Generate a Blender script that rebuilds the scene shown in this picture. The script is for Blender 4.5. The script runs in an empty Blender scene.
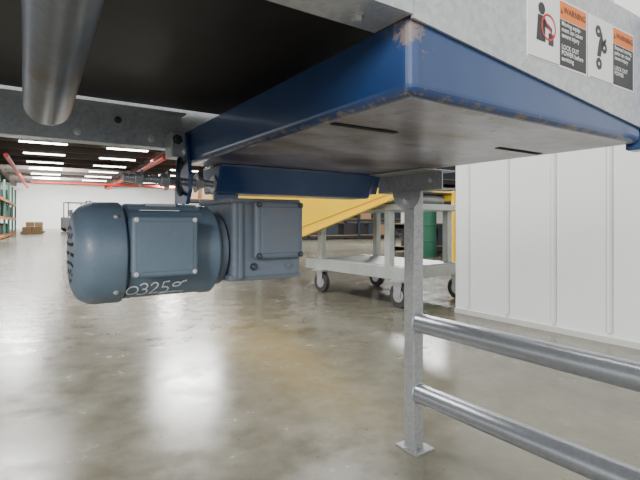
import bpy, math, random
from mathutils import Vector, Matrix
random.seed(4)
C = bpy.context.scene.collection
ANG = math.atan2(.561,.828)
ORG = (.105,.535,0)

# ---------------------------------------------------------------- materials
def new_mat(name):
    m = bpy.data.materials.new(name); m.use_nodes = True
    nt = m.node_tree
    return m, nt, nt.nodes['Principled BSDF']
def mat(name, col, rough=.5, metal=0., col2=None, scale=8., lo=.4, hi=.6, bump=0., bscale=60., detail=6., coat=0.):
    m, nt, b = new_mat(name)
    b.inputs['Roughness'].default_value = rough
    b.inputs['Metallic'].default_value = metal
    b.inputs['Coat Weight'].default_value = coat
    b.inputs['Coat Roughness'].default_value = .15
    b.inputs['Base Color'].default_value = (*col,1)
    tc = nt.nodes.new('ShaderNodeTexCoord')
    if col2:
        n = nt.nodes.new('ShaderNodeTexNoise'); n.inputs['Scale'].default_value = scale
        n.inputs['Detail'].default_value = detail; n.inputs['Roughness'].default_value = .65
        r = nt.nodes.new('ShaderNodeValToRGB')
        r.color_ramp.elements[0].position = lo; r.color_ramp.elements[0].color = (*col,1)
        r.color_ramp.elements[1].position = hi; r.color_ramp.elements[1].color = (*col2,1)
        nt.links.new(tc.outputs['Object'], n.inputs['Vector'])
        nt.links.new(n.outputs['Fac'], r.inputs['Fac'])
        nt.links.new(r.outputs['Color'], b.inputs['Base Color'])
    if bump:
        n2 = nt.nodes.new('ShaderNodeTexNoise'); n2.inputs['Scale'].default_value = bscale
        bp = nt.nodes.new('ShaderNodeBump'); bp.inputs['Strength'].default_value = bump
        bp.inputs['Distance'].default_value = .002
        nt.links.new(tc.outputs['Object'], n2.inputs['Vector'])
        nt.links.new(n2.outputs['Fac'], bp.inputs['Height'])
        nt.links.new(bp.outputs['Normal'], b.inputs['Normal'])
    return m
def emis(name, col, s):
    m, nt, b = new_mat(name)
    b.inputs['Emission Color'].default_value = (*col,1); b.inputs['Emission Strength'].default_value = s
    return m
def galv_mat(name, base=(.42,.43,.44), dark=(.26,.27,.28), scale=45, vw=.6, rough=.42, metal=.5, rust=None, ns=5, lo=.25, rlo=.55, rhi=.68):
    m, nt, b = new_mat(name)
    b.inputs['Metallic'].default_value = metal; b.inputs['Roughness'].default_value = rough
    tc = nt.nodes.new('ShaderNodeTexCoord')
    v = nt.nodes.new('ShaderNodeTexVoronoi'); v.inputs['Scale'].default_value = scale
    n = nt.nodes.new('ShaderNodeTexNoise'); n.inputs['Scale'].default_value = ns; n.inputs['Detail'].default_value = 5
    mx = nt.nodes.new('ShaderNodeMix'); mx.data_type='FLOAT'; mx.inputs[0].default_value = 1-vw
    sep = nt.nodes.new('ShaderNodeSeparateColor')
    r = nt.nodes.new('ShaderNodeValToRGB')
    r.color_ramp.elements[0].position=lo; r.color_ramp.elements[0].color=(*dark,1)
    r.color_ramp.elements[1].position=.75; r.color_ramp.elements[1].color=(*base,1)
    nt.links.new(tc.outputs['Object'], v.inputs['Vector']); nt.links.new(tc.outputs['Object'], n.inputs['Vector'])
    nt.links.new(v.outputs['Color'], sep.inputs['Color'])
    nt.links.new(sep.outputs[0], mx.inputs[2]); nt.links.new(n.outputs['Fac'], mx.inputs[3])
    nt.links.new(mx.outputs[0], r.inputs['Fac'])
    if rust:
        n3=nt.nodes.new('ShaderNodeTexNoise'); n3.inputs['Scale'].default_value=13; n3.inputs['Detail'].default_value=9; n3.inputs['Roughness'].default_value=.7
        r3=nt.nodes.new('ShaderNodeMapRange'); r3.inputs[1].default_value=rlo; r3.inputs[2].default_value=rhi; r3.inputs[4].default_value=.8
        mc=nt.nodes.new('ShaderNodeMix'); mc.data_type='RGBA'; mc.inputs[7].default_value=(*rust,1)
        nt.links.new(tc.outputs['Object'],n3.inputs['Vector']); nt.links.new(n3.outputs['Fac'],r3.inputs[0])
        nt.links.new(r3.outputs[0],mc.inputs[0]); nt.links.new(r.outputs['Color'],mc.inputs[6]); nt.links.new(mc.outputs[2],b.inputs['Base Color'])
    else:
        nt.links.new(r.outputs['Color'], b.inputs['Base Color'])
    return m
def worn_blue():
    m, nt, b = new_mat('worn_blue_paint')
    b.inputs['Roughness'].default_value=.30; b.inputs['Coat Weight'].default_value=.4; b.inputs['Coat Roughness'].default_value=.12
    tc=nt.nodes.new('ShaderNodeTexCoord'); sx=nt.nodes.new('ShaderNodeSeparateXYZ'); nt.links.new(tc.outputs['Object'],sx.inputs[0])
    def math_(op,a,b_=None,c=None,clamp=False):
        n=nt.nodes.new('ShaderNodeMath'); n.operation=op; n.use_clamp=clamp
        for i,x in enumerate((a,b_,c)):
            if x is None: continue
            if isinstance(x,(int,float)): n.inputs[i].default_value=x
            else: nt.links.new(x,n.inputs[i])
        return n.outputs[0]
    dz=math_('ABSOLUTE',math_('SUBTRACT',sx.outputs[2],.853))
    e1=math_('SUBTRACT',1,math_('DIVIDE',dz,.010),clamp=True)
    r_=math_('ADD',math_('ABSOLUTE',sx.outputs[0]),math_('ABSOLUTE',sx.outputs[1]))
    e2=math_('SUBTRACT',1,math_('DIVIDE',r_,.06),clamp=True)
    e3=math_('MULTIPLY',e2,math_('MULTIPLY',math_('SUBTRACT',sx.outputs[2],.88,clamp=True),22),clamp=True)
    edge=math_('MAXIMUM',math_('MULTIPLY',e1,.155),math_('MULTIPLY',e3,.25))
    n=nt.nodes.new('ShaderNodeTexNoise'); n.inputs['Scale'].default_value=34; n.inputs['Detail'].default_value=10; n.inputs['Roughness'].default_value=.78
    nt.links.new(tc.outputs['Object'],n.inputs['Vector'])
    tot=math_('ADD',n.outputs['Fac'],edge)
    mr=nt.nodes.new('ShaderNodeMapRange'); mr.inputs[1].default_value=.645; mr.inputs[2].default_value=.70
    nt.links.new(tot,mr.inputs[0])
    n2=nt.nodes.new('ShaderNodeTexNoise'); n2.inputs['Scale'].default_value=3; n2.inputs['Detail'].default_value=7; nt.links.new(tc.outputs['Object'],n2.inputs['Vector'])
    r=nt.nodes.new('ShaderNodeValToRGB')
    r.color_ramp.elements[0].position=.35; r.color_ramp.elements[0].color=(.014,.044,.15,1)
    r.color_ramp.elements[1].position=.68; r.color_ramp.elements[1].color=(.040,.085,.21,1)
    nt.links.new(n2.outputs['Fac'],r.inputs['Fac'])
    mc=nt.nodes.new('ShaderNodeMix'); mc.data_type='RGBA'; mc.inputs[7].default_value=(.20,.155,.14,1)
    nt.links.new(mr.outputs[0],mc.inputs[0]); nt.links.new(r.outputs['Color'],mc.inputs[6]); nt.links.new(mc.outputs[2],b.inputs['Base Color'])
    bp=nt.nodes.new('ShaderNodeBump'); bp.inputs['Strength'].default_value=.5; bp.inputs['Distance'].default_value=.006
    nt.links.new(n2.outputs['Fac'],bp.inputs['Height']); nt.links.new(bp.outputs['Normal'],b.inputs['Normal'])
    return m
BLUE = worn_blue()
def under():
    m,nt,b=new_mat('tray_underside')
    b.inputs['Metallic'].default_value=.25; b.inputs['Roughness'].default_value=.28
    tc=nt.nodes.new('ShaderNodeTexCoord')
    mp=nt.nodes.new('ShaderNodeMapping'); mp.inputs['Scale'].default_value=(3,6,1); nt.links.new(tc.outputs['Object'],mp.inputs[0])
    n=nt.nodes.new('ShaderNodeTexNoise'); n.inputs['Scale'].default_value=1.3; n.inputs['Detail'].default_value=10; n.inputs['Roughness'].default_value=.65
    nt.links.new(mp.outputs[0],n.inputs['Vector'])
    r=nt.nodes.new('ShaderNodeValToRGB'); e=r.color_ramp.elements
    e[0].position=.38; e[0].color=(.42,.42,.50,1); e[1].position=.62; e[1].color=(.13,.085,.065,1)
    x=e.new(.50); x.color=(.28,.25,.28,1)
    nt.links.new(n.outputs['Fac'],r.inputs['Fac'])
    n3=nt.nodes.new('ShaderNodeTexNoise'); n3.inputs['Scale'].default_value=30; n3.inputs['Detail'].default_value=9; n3.inputs['Roughness'].default_value=.75
    nt.links.new(tc.outputs['Object'],n3.inputs['Vector'])
    r3=nt.nodes.new('ShaderNodeMapRange'); r3.inputs[1].default_value=.57; r3.inputs[2].default_value=.66
    nt.links.new(n3.outputs['Fac'],r3.inputs[0])
    mc=nt.nodes.new('ShaderNodeMix'); mc.data_type='RGBA'; mc.inputs[7].default_value=(.16,.10,.075,1)
    nt.links.new(r3.outputs[0],mc.inputs[0]); nt.links.new(r.outputs['Color'],mc.inputs[6]); nt.links.new(mc.outputs[2],b.inputs['Base Color'])
    return m
UNDER = under()
GALV = galv_mat('galvanized_steel',(.44,.45,.45),(.31,.32,.33),120,.35)
GALVB = galv_mat('galvanized_beam',(.44,.47,.50),(.28,.30,.32),140,.25,rust=(.20,.17,.15),rlo=.58,rhi=.76)
GALVL = galv_mat('galvanized_frame',(.64,.65,.66),(.50,.51,.52),120,.4)
TUBE = galv_mat('galvanized_tube',(.37,.39,.42),(.28,.295,.315),180,.25,.30,.65)
ROLL = galv_mat('worn_steel_roller',(.22,.24,.27),(.14,.15,.175),80,.1,.34,.6,rust=(.13,.10,.085),rlo=.52,rhi=.72)
DARK = mat('dark_belt',(.018,.016,.015),.55,0,(.034,.029,.026),3,.4,.6)
MOTOR = mat('motor_paint',(.100,.145,.195),.45,.0,(.13,.18,.235),6,.4,.7,.45,110,coat=.1)
GEARP = mat('gearbox_paint',(.125,.155,.195),.48,.0,(.18,.155,.14),9,.55,.8,.8,70)
BLACK = mat('black_void',(.004,.004,.004),.8)
BOLT = mat('zinc_bolt',(.6,.6,.61),.35,.7)
RODM = mat('takeup_rod_steel',(.40,.41,.43),.35,.5)
DARKST = mat('dark_steel',(.06,.07,.09),.4,.6)
WHITE = mat('label_white',(.88,.88,.86),.4)
ORANGE = mat('label_orange',(.9,.22,.02),.4)
LBLACK = mat('label_black',(.025,.022,.022),.4)
RED = mat('label_red',(.65,.02,.02),.4)
MARK = mat('paint_marker',(.85,.9,.95),.5)
WALLM = mat('white_wall_panel',(.88,.88,.86),.45,0,(.85,.85,.83),1.5,.3,.7)
SEAM = mat('wall_seam',(.50,.50,.49),.6)
YEL = mat('yellow_paint',(1,.62,.0),.4,0,(.95,.55,.0),4,.4,.7)
YELD = mat('yellow_paint_edge',(.55,.33,.0),.5)
REDP = mat('red_pipe',(.65,.03,.01),.45)
CARTM = mat('cart_grey_paint',(.48,.50,.47),.45,.1,(.38,.40,.37),6,.4,.7)
RUBBER = mat('rubber',(.05,.05,.05),.7)
GREEN = mat('green_paint',(.025,.14,.08),.5)
RACKG = mat('rack_green',(.05,.20,.13),.5)
CARD = mat('cardboard',(.35,.21,.11),.8)
WOOD = mat('pallet_wood',(.33,.22,.12),.8)
CEILM = mat('ceiling_dark',(.045,.036,.03),.8,0,(.025,.02,.018),.5,.4,.6)
JOIST = mat('joist_dark',(.10,.08,.07),.7)
TUBEL = emis('fluorescent',(1,1,.97),14)

# floor
FLOOR, nt, b = new_mat('polished_concrete')
tc = nt.nodes.new('ShaderNodeTexCoord')
def noise(sc,det,ro,dist=0):
    n=nt.nodes.new('ShaderNodeTexNoise'); n.inputs['Scale'].default_value=sc; n.inputs['Detail'].default_value=det; n.inputs['Roughness'].default_value=ro; n.inputs['Distortion'].default_value=dist
    nt.links.new(tc.outputs['Object'], n.inputs['Vector']); return n
n1=noise(.8,10,.62,.5); n2=noise(6,10,.72); n3=noise(55,4,.6)
mx = nt.nodes.new('ShaderNodeMix'); mx.data_type='FLOAT'; mx.inputs[0].default_value=.35
r = nt.nodes.new('ShaderNodeValToRGB')
r.color_ramp.elements[0].position=.37; r.color_ramp.elements[0].color=(.115,.104,.074,1)
r.color_ramp.elements[1].position=.63; r.color_ramp.elements[1].color=(.225,.212,.165,1)
nt.links.new(n1.outputs['Fac'], mx.inputs[2]); nt.links.new(n2.outputs['Fac'], mx.inputs[3])
nt.links.new(mx.outputs[0], r.inputs['Fac'])
sp=nt.nodes.new('ShaderNodeMapRange'); sp.inputs[1].default_value=.66; sp.inputs[2].default_value=.74
nt.links.new(n3.outputs['Fac'],sp.inputs[0])
mc=nt.nodes.new('ShaderNodeMix'); mc.data_type='RGBA'; mc.inputs[7].default_value=(.07,.06,.045,1)
nt.links.new(sp.outputs[0],mc.inputs[0]); nt.links.new(r.outputs['Color'],mc.inputs[6]); nt.links.new(mc.outputs[2], b.inputs['Base Color'])
rr = nt.nodes.new('ShaderNodeMapRange'); rr.inputs[1].default_value=.3; rr.inputs[2].default_value=.7; rr.inputs[3].default_value=.13; rr.inputs[4].default_value=.30
nt.links.new(n2.outputs['Fac'], rr.inputs[0]); nt.links.new(rr.outputs[0], b.inputs['Roughness'])

# ---------------------------------------------------------------- builders
def empty(name, loc=(0,0,0), ang=0):
    e = bpy.data.objects.new(name, None); C.objects.link(e)
    e.location = loc; e.rotation_euler = (0,0,ang); e.empty_display_size=.1
    return e
def mesh(name, verts, faces, m, parent=None, bevel=0, smooth=False, seg=2):
    me = bpy.data.meshes.new(name); me.from_pydata([tuple(v) for v in verts],[],faces); me.update()
    import bmesh
    bm = bmesh.new(); bm.from_mesh(me); bmesh.ops.recalc_face_normals(bm, faces=bm.faces); bm.to_mesh(me); bm.free()
    o = bpy.data.objects.new(name, me); C.objects.link(o)
    if m: me.materials.append(m)
    if parent: o.parent = parent
    if smooth:
        for p in me.polygons: p.use_smooth=True
    if bevel:
        bv = o.modifiers.new('bevel','BEVEL'); bv.width=bevel; bv.segments=seg; bv.limit_method='ANGLE'
        bv.harden_normals=False
    return o
def box(name, x0,x1,y0,y1,z0,z1, m, parent=None, bevel=0, seg=2):
    v=[(x,y,z) for z in (z0,z1) for y in (y0,y1) for x in (x0,x1)]
    f=[(0,2,3,1),(4,5,7,6),(0,1,5,4),(2,6,7,3),(0,4,6,2),(1,3,7,5)]
    return mesh(name,v,f,m,parent,bevel,seg=seg)
def prism(name, pts, ext, m, parent=None, bevel=0):
    e=Vector(ext); n=len(pts)
    v=[Vector(p) for p in pts]+[Vector(p)+e for p in pts]
    f=[tuple(range(n))[::-1], tuple(range(n,2*n))]+[(i,(i+1)%n,(i+1)%n+n,i+n) for i in range(n)]
    return mesh(name,v,f,m,parent,bevel)
def lathe(name, origin, axis, prof, m, parent=None, seg=48, sharp=35):
    ax=Vector(axis).normalized(); o=Vector(origin)
    u=ax.orthogonal().normalized(); w=ax.cross(u)
    v=[];f=[]
    for (d,rad) in prof:
        for i in range(seg):
            a=2*math.pi*i/seg
            v.append(o+ax*d+(u*math.cos(a)+w*math.sin(a))*rad)
    for k in range(len(prof)-1):
        for i in range(seg):
            j=(i+1)%seg
            f.append((k*seg+i,k*seg+j,(k+1)*seg+j,(k+1)*seg+i))
    f.append(tuple(range(seg))[::-1]); L=len(prof)-1
    f.append(tuple(L*seg+i for i in range(seg)))
    ob=mesh(name,v,f,m,parent)
    for p in ob.data.polygons: p.use_smooth=True
    ob.data.set_sharp_from_angle(angle=math.radians(sharp))
    return ob
def cyl(name,p0,p1,rad,m,parent=None,seg=32):
    p0=Vector(p0);p1=Vector(p1);L=(p1-p0).length; c=min(rad*.08,.002)
    return lathe(name,p0,p1-p0,[(0,rad-c),(c,rad),(L-c,rad),(L,rad-c)],m,parent,seg)
def bolt(name,p,ax,rad,m,parent):
    p=Vector(p);ax=Vector(ax).normalized()
    return lathe(name,p,ax,[(0,rad*1.5),(rad*.25,rad*1.5),(rad*.26,rad),(rad*1.0,rad),(rad*1.15,rad*.8)],m,parent,6 if rad>.006 else 10,20)
def torus(name, c, axis, R, r0, m, parent):
    ax=Vector(axis).normalized();u=ax.orthogonal().normalized();w=ax.cross(u);c=Vector(c)
    v=[];f=[];A,B=32,10
    for i in range(A):
        a=2*math.pi*i/A; d=u*math.cos(a)+w*math.sin(a)
        for j in range(B):
            b_=2*math.pi*j/B
            v.append(c+d*(R+r0*math.cos(b_))+ax*r0*math.sin(b_))
    for i in range(A):
        for j in range(B):
            f.append((i*B+j,((i+1)%A)*B+j,((i+1)%A)*B+(j+1)%B,i*B+(j+1)%B))
    return mesh(name,v,f,m,parent,smooth=True)
def text(name, body, size, fn, m, parent, bold=0):
    cu=bpy.data.curves.new('t','FONT'); cu.body=body; cu.size=size; cu.offset=bold; cu.resolution_u=4
    ob=bpy.data.objects.new('t',cu); C.objects.link(ob)
    bpy.context.view_layer.update()
    dg=bpy.context.evaluated_depsgraph_get()
    me=bpy.data.meshes.new_from_object(ob.evaluated_get(dg))
    bpy.data.objects.remove(ob)
    for v in me.vertices: v.co=Vector(fn(v.co.x,v.co.y))
    me.materials.clear(); me.materials.append(m)
    o=bpy.data.objects.new(name,me); C.objects.link(o); o.parent=parent
    return o

# ---------------------------------------------------------------- conveyor
cv = empty('belt_conveyor', ORG, ANG)
W_,D_=.616,.83
v=[(0,0,.85),(W_,0,.85),(W_,D_,.85),(0,D_,.85),(0,0,.94),(W_,0,.883),(W_,D_,.89),(0,D_,.935)]
f=[(0,3,2,1),(0,1,5,4),(1,2,6,5),(2,3,7,6),(3,0,4,7)]
me=bpy.data.meshes.new('blue_pan'); me.from_pydata(v,[],f); me.update()
pan=bpy.data.objects.new('blue_pan',me); C.objects.link(pan); pan.parent=cv
me.materials.append(BLUE); me.materials.append(UNDER); me.polygons[0].material_index=1
bv=pan.modifiers.new('b','BEVEL'); bv.width=.013; bv.segments=5; bv.limit_method='ANGLE'; bv.angle_limit=math.radians(50); bv.material=0
for i,(a0,a1) in enumerate(((.02,.15),(.43,.58))):
    box('pan_slot_%d'%i,a0,a1,.177,.190,.8485,.8497,BLACK,cv)
prism('side_frame',[(0,-.001,.936),(.617,-.001,.876),(.617,-.001,1.085),(0,-.001,1.085)],(0,-.004,0),GALVL,cv)
prism('side_frame_extension',[(-.9,-.001,.94),(-.0005,-.001,.94),(-.0005,-.001,1.085),(-.9,-.001,1.085)],(0,-.004,0),GALVL,cv)
box('side_frame_lip',-.9,-.001,-.001,.062,.94,.944,GALVL,cv,.001)
box('side_frame_top_lip',-.9,.615,-.001,.05,1.081,1.085,GALVL,cv,.001)
bolt('frame_bolt_1',(-.052,.035,.94),(0,0,-1),.007,BOLT,cv)
bolt('frame_bolt_2',(-.25,.03,.94),(0,0,-1),.007,BOLT,cv)
box('far_side_frame',-.9,.62,.885,.89,.90,1.085,GALV,cv)
box('end_bracket',.618,.66,-.03,.03,.84,1.09,BLUE,cv,.004)
bolt('end_bracket_bolt_1',(.635,-.03,.865),(0,-1,0),.008,BOLT,cv)
bolt('end_bracket_bolt_2',(.635,-.03,.93),(0,-1,0),.008,BOLT,cv)
box('slider_bed',-1.5,.61,.004,.84,1.0,1.01,DARK,cv)
box('cross_beam_web',-1.4,.0,.85,.855,.895,.985,GALVB,cv,.001)
box('cross_beam_lower_flange',-1.4,.0,.853,.90,.895,.899,GALVB,cv,.001)
box('cross_beam_upper_flange',-1.4,.0,.81,.852,.981,.985,GALVB,cv,.001)
for i,s in enumerate((-.9,-.62,-.44,-.25,-.16,-.08)):
    bolt('cross_beam_bolt_%d'%i,(s,.85,.915 if i%2 else .955),(0,-1,0),.006,BOLT if i%2 else DARKST,cv)
prism('tail_guard',[(.06,.72,.849),(.06,.86,.849),(.06,.85,.775),(.06,.755,.775)],(.517,0,0),BLUE,cv,.006)
prism('tail_guard_end',[(.577,.74,.849),(.577,.86,.849),(.577,.85,.79),(.577,.76,.79)],(.035,0,0),BLUE,cv,.003)
lx,ly=.652,.633
def leg(n,x,y,top):
    box(n+'_post',x-.021,x+.021,y-.021,y+.021,.006,top,GALV,cv,.003)
    box(n+'_foot_plate',x-.035,x+.045,y-.045,y+.045,0,.007,GALV,cv,.002)
    prism(n+'_foot_tab',[(x-.035,y-.045,.005),(x-.035,y-.045,.032),(x-.035,y+.01,.006)],(.004,0,0),GALV,cv)
leg('far_leg',lx,ly,.80)
leg('near_leg',lx,-.62,1.0)
leg('left_leg',-1.3,.87,.90)
leg('left_near_leg',-1.3,.0,1.0)
box('left_side_rail',-1.325,-1.275,-.02,.9,.985,1.0,GALV,cv)
box('leg_channel_web',.628,.633,.50,.77,.796,.849,GALV,cv,.001)
box('leg_channel_bottom',.628,.69,.50,.77,.793,.797,GALV,cv,.001)
box('leg_channel_top',.55,.69,.50,.77,.845,.849,GALV,cv,.001)
pts=[]
for i in range(13):
    a=math.pi*i/12; pts.append((.626,ly+.06*math.cos(a),.793-.055*math.sin(a)))
prism('leg_gusset',pts,(-.006,0,0),GALV,cv,.001)
bolt('leg_gusset_bolt',(.62,ly,.765),(-1,0,0),.008,BOLT,cv)
bolt('leg_gusset_bolt_2',(.628,ly-.09,.822),(-1,0,0),.006,BOLT,cv)
for n,z in (('upper',.392),('lower',.178)):
    cyl('brace_'+n,(lx,ly-.02,z),(lx,-.61,z),.029,TUBE,cv,40)
    torus('brace_weld_'+n,(lx,ly-.022,z),(0,1,0),.028,.004,GALVB,cv)
# take-up bolt and hanger
cyl('takeup_rod',(-.165,.77,.806),(.10,.77,.797),.009,RODM,cv,16)
for i in range(32):
    s=-.162+i*.005; torus('takeup_thread_%d'%i,(s,.77,.806-(s+.165)*.035),(1,0,-.035),.0090,.0018,RODM,cv)
bolt('takeup_nut_1',(-.060,.77,.8025),(-1,0,.04),.017,RODM,cv)
bolt('takeup_nut_0',(-.122,.77,.8045),(-1,0,.04),.015,RODM,cv)
bolt('takeup_nut_2',(.010,.77,.800),(1,0,-.04),.017,BOLT,cv)
bolt('takeup_nut_3',(.055,.77,.7985),(1,0,-.04),.016,BOLT,cv)
box('takeup_bracket',-.045,.005,.79,.847,.865,.93,GALV,cv,.003)
prism('takeup_bracket_plate',[(-.012,.785,.93),(-.012,.86,.93),(-.012,.86,.75),(-.012,.78,.745),(-.012,.755,.78),(-.012,.755,.82)],(.010,0,0),BLUE,cv,.002)
torus('takeup_hook',(-.025,.785,.815),(.9,-.4,0),.045,.0055,DARKST,cv)
bolt('takeup_bracket_bolt_1',(-.03,.79,.91),(0,-1,0),.009,DARKST,cv)
bolt('takeup_bracket_bolt_2',(-.01,.79,.88),(0,-1,0),.007,BOLT,cv)
def toL(x,y,z):
    dx,dy=x-ORG[0],y-ORG[1]; c,s=math.cos(ANG),math.sin(ANG)
    return Vector((dx*c+dy*s,-dx*s+dy*c,z))
e0=toL(-.389,.657,.863); e1=toL(-.22,.394,.892); d=(e1-e0).normalized()
lathe('return_tube',e0,d,[(0,.004),(.001,.018),(.006,.026),(.014,.0295),(.02,.030),(.60,.030),(.603,.028)],ROLL,cv,48)
e2=e0+d*.38
box('tube_hanger',e2.x-.03,e2.x+.03,e2.y-.02,e2.y+.02,e2.z+.02,.945,GALV,cv)

# ---------------------------------------------------------------- gear motor
gm = empty('gear_motor', ORG, ANG)
mt,mz=.60,.64
lathe('fan_cover',(-.290,mt,mz),(1,0,0),[(0,.002),(0,.058),(.002,.070),(.007,.081),(.014,.089),(.024,.095),(.037,.0985),(.078,.099),(.082,.099),(.084,.097),(.084,.09)],MOTOR,gm,64)
lathe('motor_frame',(-.205,mt,mz),(1,0,0),[(0,.088),(.004,.088),(.005,.092),(.155,.0915),(.160,.094),(.176,.094),(.182,.088),(.192,.07),(.2,.06)],MOTOR,gm,64)
lathe('coupling_flange',(-.02,mt,mz),(1,0,0),[(0,.060),(.004,.078),(.016,.078),(.018,.066),(.05,.06)],GEARP,gm,48)
for i in range(26):
    a=math.radians(-180+ i*360/26); deg=math.degrees(a)
    if -100<deg<45: continue
    c,s=math.cos(a),math.sin(a)
    def P(rr,off,x): return (x, mt-rr*c+off*s, mz+rr*s+off*c)
    v=[P(rr,off,x) for x in (-.195,-.052) for rr,off in ((.089,-.002),(.097,-.0015),(.097,.0015),(.089,.002))]
    mesh('cooling_fin_%d'%i,v,[(0,1,2,3),(4,7,6,5),(0,4,5,1),(1,5,6,2),(2,6,7,3),(3,7,4,0)],MOTOR,gm)
for ring,n in ((.020,6),(.036,12),(.052,16)):
    for i in range(n):
        a=2*math.pi*i/n
        p=Vector((-.2905,mt+ring*math.cos(a),mz+ring*math.sin(a)))
        cyl('vent_%d_%d'%(int(ring*1000),i),p,p+Vector((-.0006,0,0)),.0036,BLACK,gm,10)
for i in range(4):
    a=math.radians(45+90*i)
    bolt('cover_screw_%d'%i,(-.222,mt-.0985*math.cos(a),mz+.0985*math.sin(a)),(0,-math.cos(a),math.sin(a)),.0035,BOLT,gm)
box('terminal_box',-.202,-.088,.487,.56,.602,.708,MOTOR,gm,.010,4)
box('terminal_box_cover',-.205,-.085,.477,.4885,.599,.711,MOTOR,gm,.006,4)
box('terminal_box_raised',-.195,-.095,.4755,.4775,.609,.701,MOTOR,gm,.001,2)
for i,(s,z) in enumerate(((-.198,.606),(-.092,.606),(-.198,.704),(-.092,.704))):
    bolt('cover_screw_b_%d'%i,(s,.477,z),(0,-1,0),.003,BOLT,gm)
box('nameplate_pad',-.16,-.10,.57,.63,.731,.737,GALV,gm,.001)
box('top_label',-.175,-.10,.545,.575,.722,.7235,WHITE,gm)
box('gearbox_housing',.002,.170,.515,.72,.577,.745,GEARP,gm,.010,4)
box('gearbox_front_cover',.046,.165,.497,.517,.620,.745,GEARP,gm,.008,3)
box('gearbox_cover_face',.058,.153,.4940,.498,.632,.733,GEARP,gm,.003,2)
box('gearbox_rib_1',.012,.022,.507,.72,.580,.742,GEARP,gm,.003)
box('gearbox_foot',.0,.171,.52,.72,.740,.751,GEARP,gm,.003)
box('gearbox_bottom_flange',-.004,.174,.518,.72,.574,.588,GEARP,gm,.004)
for i,(s,z) in enumerate(((.054,.628),(.157,.628),(.054,.737),(.157,.737))):
    bolt('gearbox_bolt_%d'%i,(s,.497,z),(0,-1,0),.0045,DARKST,gm)
bolt('gearbox_plug',(.05,.515,.604),(0,-1,0),.006,DARKST,gm)
bolt('gearbox_plug_b',(.135,.515,.604),(0,-1,0),.006,GEARP,gm)
cyl('output_shaft',(.09,.71,.665),(.09,.80,.665),.018,DARKST,gm)
prism('torque_plate',[(.07,.795,.64),(.13,.795,.64),(.14,.795,.776),(.07,.795,.776)],(0,.01,0),BLUE,gm,.001)
def wrap(x,y):
    s=-.205+x*.93; a=math.radians(-59)+ (y*1.45+.09*x)/.093; rr=.0934
    return (s, mt-rr*math.cos(a), mz+rr*math.sin(a))
def stroke(n,pts_,w=.0024):
    P_=[]
    for i in range(len(pts_)-1):
        a=Vector(pts_[i]);b_=Vector(pts_[i+1])
        for k in range(4): P_.append(a.lerp(b_,k/4))
    P_.append(Vector(pts_[-1]))
    v=[];f=[]
    for i,p in enumerate(P_):
        q=P_[min(i+1,len(P_)-1)]-P_[max(i-1,0)]; q.normalize(); nrm=Vector((-q.y,q.x))*w*.5*(1+.35*math.sin(i*1.7))
        v.append(wrap(*(p+nrm))); v.append(wrap(*(p-nrm)))
    for i in range(len(P_)-1): f.append((2*i,2*i+1,2*i+3,2*i+2))
    mesh(n,v,f,MARK,gm)
def ell(cx,cy,rx,ry,a0,a1,n=14): return [(cx+rx*math.cos(math.radians(a0+(a1-a0)*i/n)),cy+ry*math.sin(math.radians(a0+(a1-a0)*i/n))) for i in range(n+1)]
stroke('mark_0',ell(.014,.010,.011,.009,100,470))
stroke('mark_3',ell(.034,.016,.008,.006,150,-90)+ell(.034,.004,.010,.007,90,-150))
stroke('mark_2',ell(.056,.015,.007,.006,170,-20)+[(.050,-.003),(.067,-.002)])
stroke('mark_5',[(.086,.020),(.074,.020),(.073,.010)]+ell(.078,.003,.009,.007,110,-140))
stroke('mark_e',ell(.102,.012,.008,.004,-10,330)+[(.113,.016),(.122,.017)])
stroke('mark_line',[(.070,-.008),(.095,-.005),(.122,-.008)])

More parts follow.
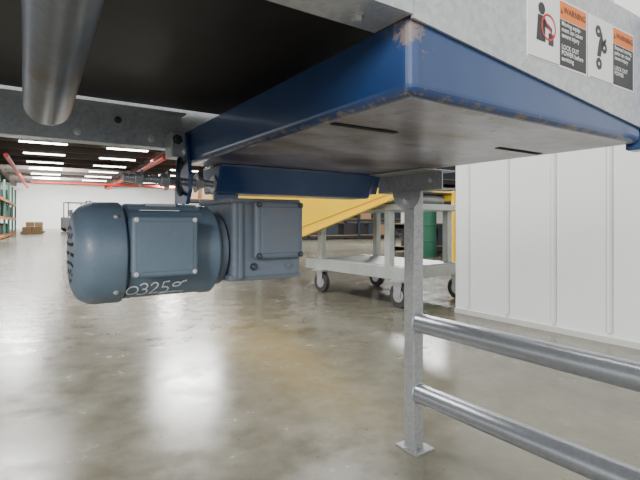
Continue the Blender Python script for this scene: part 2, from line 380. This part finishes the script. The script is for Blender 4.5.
# ---------------------------------------------------------------- warning labels
def label(s0,s1,kind):
    e=empty('warning_label',ORG,ANG)
    t=-.0056; z0,z1=.938,1.043; sm=s0+(s1-s0)*.5
    T=lambda k: t-.0003*k
    def q(n,a0,a1,b0,b1,k,m): return box(n,a0,a1,T(k)-.0002,T(k-1) if k else t+.0006,b0,b1,m,e)
    q('backing',s0,s1,z0,z1,0,WHITE)
    q('black_panel',sm+.002,s1-.003,z0+.003,z1-.031,1,LBLACK)
    q('orange_header',sm+.002,s1-.003,z1-.030,z1-.003,1,ORANGE)
    def put(n,b,sz,x,z,m): text(n,b,sz,lambda X,Y:(x+X,T(3),z+Y),m,e,.0002)
    w=s1-sm
    put('heading','WARNING',w*.165,sm+.012,z1-.020,LBLACK)
    prism('alert_triangle',[(sm+.004,T(1.5),z1-.022),(sm+.010,T(1.5),z1-.022),(sm+.007,T(1.5),z1-.014)],(0,-.0003,0),LBLACK,e)
    if kind==0: lines=['Moving equip-','ment can cause','severe injury','','LOCK OUT','POWER before','servicing']
    else: lines=['Exposed moving','parts can cause','severe injury','','LOCK OUT','POWER']
    for i,l in enumerate(lines):
        if l: put('line_%d'%i,l,w*.12,sm+.006,z1-.040-i*.009,WHITE)
    cx=(s0+sm)/2; cz=(z0+z1)/2+.004
    def disc(n,x,z,r_,m,k,ri=0,a0=0,a1=360):
        N=28; v=[];f=[]
        for i in range(N+1):
            a=math.radians(a0+(a1-a0)*i/N)
            v.append((x+r_*math.cos(a),T(k),z+r_*math.sin(a))); v.append((x+ri*math.cos(a),T(k),z+ri*math.sin(a)))
        for i in range(N): f.append((2*i,2*i+2,2*i+3,2*i+1))
        return mesh(n,v,f,m,e)
    def quad(n,p,m,k): return mesh(n,[(x,T(k),z) for x,z in p],[tuple(range(len(p)))],m,e)
    q('pictogram_rule',s0+.002,sm,z0+.0015,z0+.0025,1,LBLACK)
    if kind==0:
        disc('head',cx-.006,cz+.020,.009,LBLACK,2)
        quad('torso',[(cx-.020,cz-.028),(cx+.004,cz-.028),(cx+.003,cz+.010),(cx-.016,cz+.010)],LBLACK,2)
        quad('arm',[(cx+.0,cz+.006),(cx+.022,cz-.004),(cx+.022,cz-.010),(cx+.0,cz-.004)],LBLACK,2)
        quad('machine',[(cx+.012,cz-.030),(cx+.026,cz-.030),(cx+.026,cz-.012),(cx+.012,cz-.012)],LBLACK,2)
        disc('prohibition_ring',cx+.012,cz-.004,.020,RED,3,.017)
        quad('slash',[(cx-.002,cz+.008),(cx+.0,cz+.010),(cx+.026,cz-.016),(cx+.024,cz-.018)],RED,3)
    else:
        for a,b_ in ((-.010,.026),(.010,.002),(-.008,-.028)):
            disc('gear_%d'%int(b_*1000),cx+a,cz+b_,.010,LBLACK,2,.003)
        quad('hand',[(cx-.015,cz-.016),(cx-.002,cz-.016),(cx+.007,cz+.012),(cx+.002,cz+.028),(cx-.008,cz+.010)],LBLACK,2)
        quad('finger',[(cx+.002,cz-.004),(cx+.018,cz+.014),(cx+.015,cz+.019),(cx,cz+.008)],LBLACK,2)
    return e
label(.227,.396,0); label(.403,.567,1)

# ---------------------------------------------------------------- room
B2=Vector((-.506,.862,0)); ANG2=math.atan2(.506,.862)
fl=box('floor',-45,60,-12,85,-.1,0,FLOOR)
ce=box('ceiling',-45,60,-2,85,4.7,4.8,CEILM)
fw=empty('wall_back',(-26.4,47,0),ANG2)
box('panel',-16,75,0,.3,0,4.69,WALLM,fw)
for i in range(45): box('rib_%d'%i,-15+i*2,-14.9+i*2,-.03,.0,0,4.69,WALLM,fw)
box('dock_door_dark',2.5,6,-.05,-.0,0,2.6,DARKST,fw)
wl=empty('wall_left',(-17,15,0),ANG2+math.pi/2)
box('panel',-3,34,0,.3,0,4.69,WALLM,wl)
wr=empty('wall_right',(1.055,3.58,0),ANG)
box('front_panel',0,.1,-4.6,0,0,3.2,WALLM,wr)
box('side_panel',.1,4.0,-.1,0,0,3.2,WALLM,wr)
for i in range(14):
    y=-.10-i*.33
    prism('rib_a_%d'%i,[(0,y,.06),(-.018,y-.008,.06),(-.018,y-.024,.06),(0,y-.032,.06)],(0,0,3.1),WALLM,wr)
    box('seam_a_%d'%i,-.0012,.0,y-.0375,y-.032,.06,3.16,SEAM,wr)
    box('seam_b_%d'%i,-.0012,.0,y-.0,y+.004,.06,3.16,SEAM,wr)
tb=box('baseboard_right',-.014,0,-4.6,0,0,.035,mat('base_trim',(.6,.6,.57),.5),None)
tb.location=(1.055,3.58,0); tb.rotation_euler=(0,0,ANG)
js=empty('ceiling_joists',(-26.4,47,0),ANG2)
for i in range(16): box('joist_%d'%i,-14,60,-3-i*2.6,-2.85-i*2.6,4.35,4.69,JOIST,js)
for i in range(6): box('girder_%d'%i,-12+i*8,-11.8+i*8,-45,0,4.2,4.5,JOIST,js)
def strip(x,y,z=4.3,L=1.9):
    e=empty('fluorescent_light',(x,y,z),ANG2)
    box('housing',-L/2,L/2,-.12,.12,.03,.10,CARTM,e)
    box('tube_left',-L/2,L/2,-.09,-.03,-.02,.03,TUBEL,e)
    box('tube_right',-L/2,L/2,.03,.09,-.02,.03,TUBEL,e)
    cyl('hanger_rod',(-L/2+.2,0,.1),(-L/2+.2,0,.39),.01,DARKST,e,8)
    cyl('hanger_rod_b',(L/2-.2,0,.1),(L/2-.2,0,.39),.01,DARKST,e,8)
for col,(x0,y0) in enumerate(((-12.6,21),(-9.6,23),(-5.5,25.5),(-1,28))):
    for k in range(6):
        p=Vector((x0,y0,0))+B2*(k*4.0)
        if col<3 or k%2==0: strip(p.x,p.y)
pi=empty('sprinkler_pipe')
cyl('main',(-7.8,23.2,3.95),(-20.8,45,3.95),.13,REDP,pi,16)
cyl('branch',(-22,35,3.75),(-11,41.4,3.75),.08,REDP,pi,12)
cyl('left_main',(-15,22,3.9),(-27,42.5,3.9),.11,REDP,pi,12)
for k in range(4): 
    x=-9.2-k*3; y=25.55+k*5.03
    cyl('hanger_%d'%k,(x,y,3.95),(x,y,4.7),.02,REDP,pi,8)

def rack(name,loc,ang,L,H,D,levels,seed,mu,mb,fill=1.):
    random.seed(seed); e=empty(name,loc,ang); nb=max(1,round(L/2.4)); bl=L/nb
    for i in range(nb+1):
        for y in (0,D): box('upright_%d_%d'%(i,y>0),i*bl-.045,i*bl+.045,y-.04,y+.04,0,H,mu,e)
        for k in range(int(H/.7)): 
            cyl('lace_%d_%d'%(i,k),(i*bl,0,.15+k*.7),(i*bl,D,.15+k*.7+.4),.015,mu,e,8)
    for l in range(levels):
        z=.15+l*(H-.2)/levels
        for y in (-.02,D): box('beam_%d_%d'%(l,y>0),0,L,y-.02,y+.03,z-.1,z,mb,e)
        box('deck_%d'%l,0,L,0,D,z,z+.02,WOOD,e)
        x=.15
        while x<L-.5:
            w=random.uniform(.35,.9); h=random.uniform(.3,(H-.2)/levels*.8)
            if random.random()<fill:
                box('load_%d_%d'%(l,int(x*100)),x,min(x+w,L-.06),.08,D-.1,z+.02,z+.02+h,random.choice([CARD,DARKST,RUBBER,DARKST,DARKST,RUBBER if seed==3 else WOOD,WHITE if random.random()<.3 else LBLACK]),e,.01)
            x+=w+random.uniform(.05,.4)
    return e
rack('pallet_rack',(-12.2,17.5,0),ANG2+math.pi/2,9.6,2.5,1.0,3,1,RACKG,ORANGE,.6)
rack('pallet_rack',(-4.6,15.5,0),ANG2,9.6,2.2,1.0,3,2,DARKST,LBLACK)
rack('storage_shelf',(1.95,9.9,0),ANG2,3.2,2.2,.6,4,3,DARKST,LBLACK)
rack('storage_shelf',(4.6,11.4,0),ANG2,3.2,2.2,.6,4,5,DARKST,LBLACK)

def drum(x,y,m):
    e=empty('green_barrel',(x,y,0)); e.scale=(.75,.75,1)
    lathe('body',(0,0,0),(0,0,1),[(0,.19),(.02,.2),(.3,.2),(.31,.21),(.33,.21),(.34,.2),(.62,.2),(.63,.21),(.65,.21),(.66,.2),(.95,.2),(.97,.205),(.98,.19),(.97,.185),(.965,.01)],m,e,32)
drum(2.2,9.3,GREEN)
gp=empty('safety_post',(2.35,8.1,0))
lathe('post',(0,0,0),(0,0,1),[(0,.04),(1.2,.04),(1.24,.03),(1.25,.005)],YEL,gp,20)
lathe('base',(0,0,0),(0,0,1),[(0,.12),(.012,.12),(.015,.05)],YEL,gp,20)

def pallet(x,y,n):
    e=empty('pallet_of_boxes',(x,y,0),ANG2)
    for i in range(3): box('runner_%d'%i,-.6,.6,-.5+i*.46,-.42+i*.46,0,.09,WOOD,e)
    for i in range(7): box('board_%d'%i,-.6+i*.18,-.48+i*.18,-.5,.5,.09,.11,WOOD,e)
    for i in range(n):
        box('carton_%d'%i,-.5+.5*(i%2),-.03+.5*(i%2),-.4,.4,.11+.3*(i//2),.40+.3*(i//2),CARD,e,.005)
pallet(-17.5,28,2); pallet(-19.2,31,4)
fk=empty('forklift',(-18,34,0),ANG2+.3)
FKM=mat('forklift_body',(.05,.05,.055),.5)
prism('body',[(-.9,-.5,.25),(.7,-.5,.25),(.7,-.5,.75),(.2,-.5,.85),(-.3,-.5,1.0),(-.9,-.5,1.05)],(0,1.0,0),FKM,fk,.05)
for x,y in ((-.6,-.55),(-.6,.4),(.5,-.55),(.5,.4)): cyl('wheel_%d%d'%(x>0,y>0),(x,y,.28),(x,y+.18,.28),.28,RUBBER,fk)
for x,y in ((-.7,-.45),(-.7,.45),(.5,-.45),(.5,.45)): box('guard_post_%d%d'%(x>0,y>0),x-.03,x+.03,y-.03,y+.03,.8,2.1,LBLACK,fk)
box('overhead_guard',-.75,.55,-.5,.5,2.08,2.14,LBLACK,fk)
box('seat',-.35,.05,-.25,.25,1.0,1.15,RUBBER,fk,.03); box('seat_back',-.42,-.32,-.25,.25,1.1,1.6,RUBBER,fk,.03)
for y in (-.35,.35): box('mast_%d'%(y>0),.8,.9,y-.05,y+.05,.05,2.3,FKM,fk)
for y in (-.2,.2): box('fork_%d'%(y>0),.9,1.9,y-.05,y+.05,.06,.10,DARKST,fk)
for z in (.5,1.4,2.2): box('mast_tie_%d'%int(z*10),.8,.88,-.35,.35,z,z+.08,FKM,fk)

# ---------------------------------------------------------------- rolling cart
ca=math.atan2(-.86,.63)
ct=empty('rolling_cart',(.02,4.62,0),ca)
LC=1.07; DC=.75
for n,(x,y) in enumerate(((.0,0),(LC,0),(0,DC),(LC,DC))):
    cyl('caster_wheel_%d'%n,(x,y-.022,.1),(x,y+.022,.1),.1,RUBBER,ct,32)
    cyl('caster_hub_%d'%n,(x,y-.026,.1),(x,y+.026,.1),.055,BOLT,ct,24)
    for k,yy in enumerate((-.034,.03)):
        prism('caster_fork_%d_%d'%(n,k),[(x-.03,y+yy,.09),(x+.03,y+yy,.09),(x+.05,y+yy,.215),(x-.05,y+yy,.215)],(0,.005,0),BOLT,ct)
    box('caster_plate_%d'%n,x-.06,x+.06,y-.06,y+.06,.213,.225,BOLT,ct)
for y in (0,DC): box('lower_rail_%d'%(y>0),-.25,LC+.08,y-.03,y+.03,.225,.33,CARTM,ct,.004)
for x in (0,LC): box('lower_cross_%d'%(x>0),x-.03,x+.03,0,DC,.228,.32,CARTM,ct,.004)
for n,(x,y) in enumerate(((.0,0),(LC-.12,0),(0,DC),(LC-.12,DC))): box('post_%d'%n,x-.03,x+.03,y-.03,y+.03,.32,.80,CARTM,ct,.003)
box('table_top',-.25,LC+.1,-.05,DC+.05,.80,.85,CARTM,ct,.004)
box('lower_shelf',-.02,LC+.02,.02,DC-.02,.32,.335,GALV,ct)

yc=empty('yellow_conveyor',(.02,4.62,0),ca)
prism('side_plate',[(1.12,-.12,.97),(1.12,-.12,.875),(-.33,-.12,.50),(-2.4,-.12,.70),(-2.4,-.12,1.10),(-.3,-.12,1.05)],(0,-.03,0),YEL,yc,.004)
prism('side_plate_lower_lip',[(1.12,-.15,.885),(1.12,-.15,.865),(-.33,-.15,.49),(-.33,-.15,.515)],(0,-.03,0),YEL,yc,.003)
prism('side_plate_seam',[(1.10,-.150,.925),(1.10,-.150,.918),(-.33,-.150,.60),(-.33,-.150,.61)],(0,-.004,0),YELD,yc)
prism('side_plate_far',[(1.12,.6,.97),(1.12,.6,.89),(-.33,.6,.86),(-2.4,.6,.88),(-2.4,.6,1.10),(-.3,.6,1.05)],(0,.03,0),YEL,yc,.004)
box('belt',-2.4,1.12,-.12,.6,.94,.955,DARK,yc)
for i in range(3): cyl('support_roller_%d'%i,(.0+i*.5,-.12,.9),(.0+i*.5,.6,.9),.045,GALV,yc)
for y in (-.1,.55): box('tail_leg_%d'%(y>0),-2.35,-2.28,y-.03,y+.03,0,.9,CARTM,yc)

# ---------------------------------------------------------------- lamps
w=bpy.data.worlds.new('world'); bpy.context.scene.world=w; w.use_nodes=True
w.node_tree.nodes['Background'].inputs[0].default_value=(.95,.98,1,1)
w.node_tree.nodes['Background'].inputs[1].default_value=1.6
def area(n,loc,size,en,target=None,col=(1,1,.98)):
    l=bpy.data.lights.new(n,'AREA'); l.size=size; l.energy=en; l.color=col
    o=bpy.data.objects.new(n,l); C.objects.link(o); o.location=loc
    if target: o.rotation_euler=(Vector(target)-Vector(loc)).to_track_quat('-Z','Y').to_euler()
    return o
for i,(x,y) in enumerate(((-3,3.5),(.4,7),(-6,9),(-4,14),(-12,18),(3,14),(-9,27))):
    area('ceiling_lamp',(x,y,4.25),1.6,190 if y<12 else 800)
for x,y in ((-18,31),(-22,38),(-13,40)):
    area('ceiling_lamp',(x,y,4.25),1.6,1800,(x-3,y+6,1.5))
area('fill_lamp',(-1.2,-2.0,1.6),.8,95,(.3,1.4,.7))  # added fill light, unseen behind the camera, brightens conveyor and motor
area('fill_lamp',(-.6,1.9,4.2),1.2,120,(1.2,2.6,.8))  # added out-of-view light that brightens the right wall

cam=bpy.data.cameras.new('camera'); co=bpy.data.objects.new('camera',cam); C.objects.link(co)
co.location=(0,0,.7); co.rotation_euler=(math.pi/2,0,0)
cam.sensor_width=36; cam.lens=25.9; cam.shift_y=-18/640; cam.clip_start=.02; cam.clip_end=300
bpy.context.scene.camera=co
